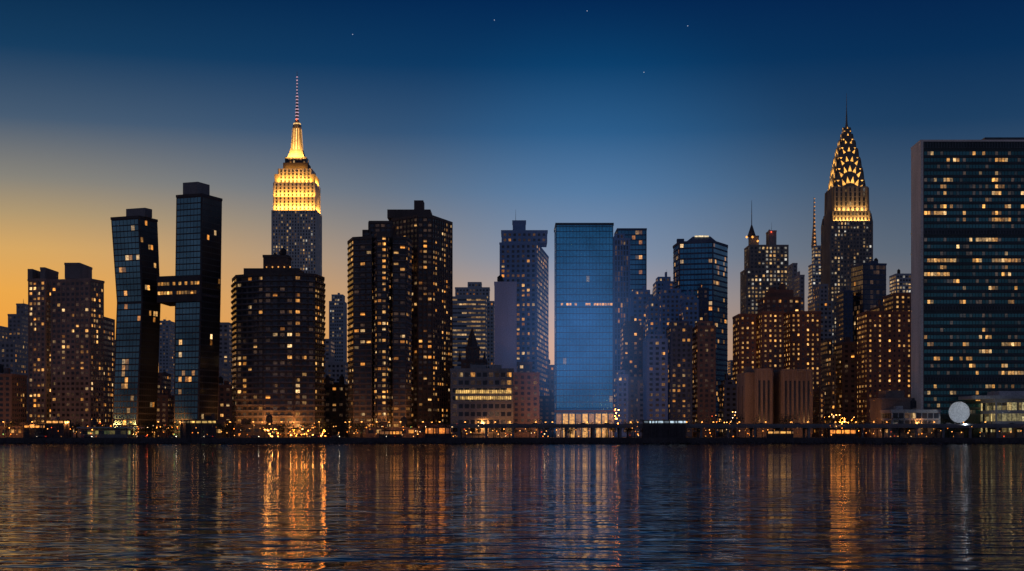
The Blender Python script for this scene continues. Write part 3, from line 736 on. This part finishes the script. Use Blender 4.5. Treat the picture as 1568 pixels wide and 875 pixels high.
# ------------------------------------------------------------ sky
w = bpy.data.worlds.new('World'); scene.world = w; w.use_nodes = True; nt = w.node_tree; N = nt.nodes; L = nt.links
bg = N['Background']; tc = N.new('ShaderNodeTexCoord'); sp = N.new('ShaderNodeSeparateXYZ'); L.new(tc.outputs['Generated'], sp.inputs[0])
az = N.new('ShaderNodeMath'); az.operation = 'ARCTAN2'; L.new(sp.outputs[0], az.inputs[0]); L.new(sp.outputs[1], az.inputs[1])
def ramp(st):
    r = N.new('ShaderNodeValToRGB'); e = r.color_ramp.elements
    e[0].position = st[0][0]; e[0].color = lin(*st[0][1]); e[1].position = st[-1][0]; e[1].color = lin(*st[-1][1])
    for p_, c in st[1:-1]:
        q = e.new(p_); q.color = lin(*c)
    L.new(sp.outputs[2], r.inputs[0]); return r
RL = ramp([(0, (232, 142, 48)), (.06, (240, 160, 60)), (.09, (236, 168, 74)), (.118, (216, 168, 98)), (.14, (178, 153, 112)), (.162, (136, 132, 122)), (.2, (70, 91, 114)), (.243, (20, 60, 95)), (.29, (3, 39, 74)), (.5, (3, 22, 46)), (1, (2, 12, 28))])
RC = ramp([(0, (220, 155, 92)), (.06, (204, 155, 106)), (.09, (174, 149, 128)), (.118, (132, 134, 141)), (.162, (86, 110, 138)), (.2, (45, 81, 119)), (.243, (9, 56, 99)), (.29, (0, 36, 81)), (.5, (2, 22, 48)), (1, (2, 12, 30))])
RR = ramp([(0, (140, 122, 112)), (.06, (136, 121, 116)), (.09, (114, 114, 120)), (.118, (89, 102, 118)), (.162, (60, 84, 111)), (.2, (28, 62, 97)), (.243, (7, 47, 87)), (.29, (2, 32, 74)), (.5, (2, 20, 44)), (1, (2, 12, 28))])
RB = ramp([(0, (90, 86, 96)), (.15, (80, 83, 103)), (.4, (38, 52, 82)), (1, (8, 20, 44))])
def mrange(src, a, b):
    q = N.new('ShaderNodeMapRange'); q.inputs[1].default_value = a; q.inputs[2].default_value = b; q.interpolation_type = 'SMOOTHSTEP'; L.new(src, q.inputs[0]); return q.outputs[0]
def mix(f, a, b):
    q = N.new('ShaderNodeMix'); q.data_type = 'RGBA'; L.new(f, q.inputs[0]); L.new(a, q.inputs[6]); L.new(b, q.inputs[7]); return q.outputs[2]
c = mix(mrange(az.outputs[0], -.36, .04), RL.outputs[0], RC.outputs[0])
c = mix(mrange(az.outputs[0], 0, .3), c, RR.outputs[0])
sh = N.new('ShaderNodeMath'); sh.operation = 'ADD'; sh.inputs[1].default_value = .25; L.new(az.outputs[0], sh.inputs[0])
ab = N.new('ShaderNodeMath'); ab.operation = 'ABSOLUTE'; L.new(sh.outputs[0], ab.inputs[0])
c = mix(mrange(ab.outputs[0], .8, 1.9), c, RB.outputs[0])
# soft blue glow over midtown
dn = N.new('ShaderNodeVectorMath'); dn.operation = 'DISTANCE'; L.new(tc.outputs['Generated'], dn.inputs[0]); dn.inputs[1].default_value = Vector((.06, .985, .125)).normalized()
g = mrange(dn.outputs['Value'], .17, 0.0)
gs = N.new('ShaderNodeVectorMath'); gs.operation = 'SCALE'; gs.inputs[0].default_value = (.0, .05, .13); L.new(g, gs.inputs['Scale'])
ad = N.new('ShaderNodeVectorMath'); ad.operation = 'ADD'; L.new(c, ad.inputs[0]); L.new(gs.outputs[0], ad.inputs[1])
L.new(ad.outputs[0], bg.inputs[0]); bg.inputs[1].default_value = 1.0
sk = N.new('ShaderNodeTexSky'); sk.sky_type = 'NISHITA'; sk.sun_disc = False; sk.sun_elevation = math.radians(-4); sk.sun_rotation = math.radians(-30)
b2 = N.new('ShaderNodeBackground'); b2.inputs[1].default_value = .01; L.new(sk.outputs[0], b2.inputs[0])
ash = N.new('ShaderNodeAddShader'); L.new(bg.outputs[0], ash.inputs[0]); L.new(b2.outputs[0], ash.inputs[1]); L.new(ash.outputs[0], N['World Output'].inputs[0])

sun = bpy.data.lights.new('sun', 'SUN'); sun.energy = .02; sun.angle = math.radians(5); sun.color = (1, .6, .3)
so = bpy.data.objects.new('sun', sun); scene.collection.objects.link(so); so.rotation_euler = (math.radians(-88), 0, math.radians(30))

cam = bpy.data.cameras.new('camera'); co = bpy.data.objects.new('camera', cam); scene.collection.objects.link(co); scene.camera = co
co.location = (0, 0, EYE); co.rotation_euler = (math.pi/2, 0, 0)
cam.sensor_width = 36; cam.lens = 36*FOC/1568; cam.shift_y = (660-437.5)/1568; cam.clip_start = .5; cam.clip_end = 100000
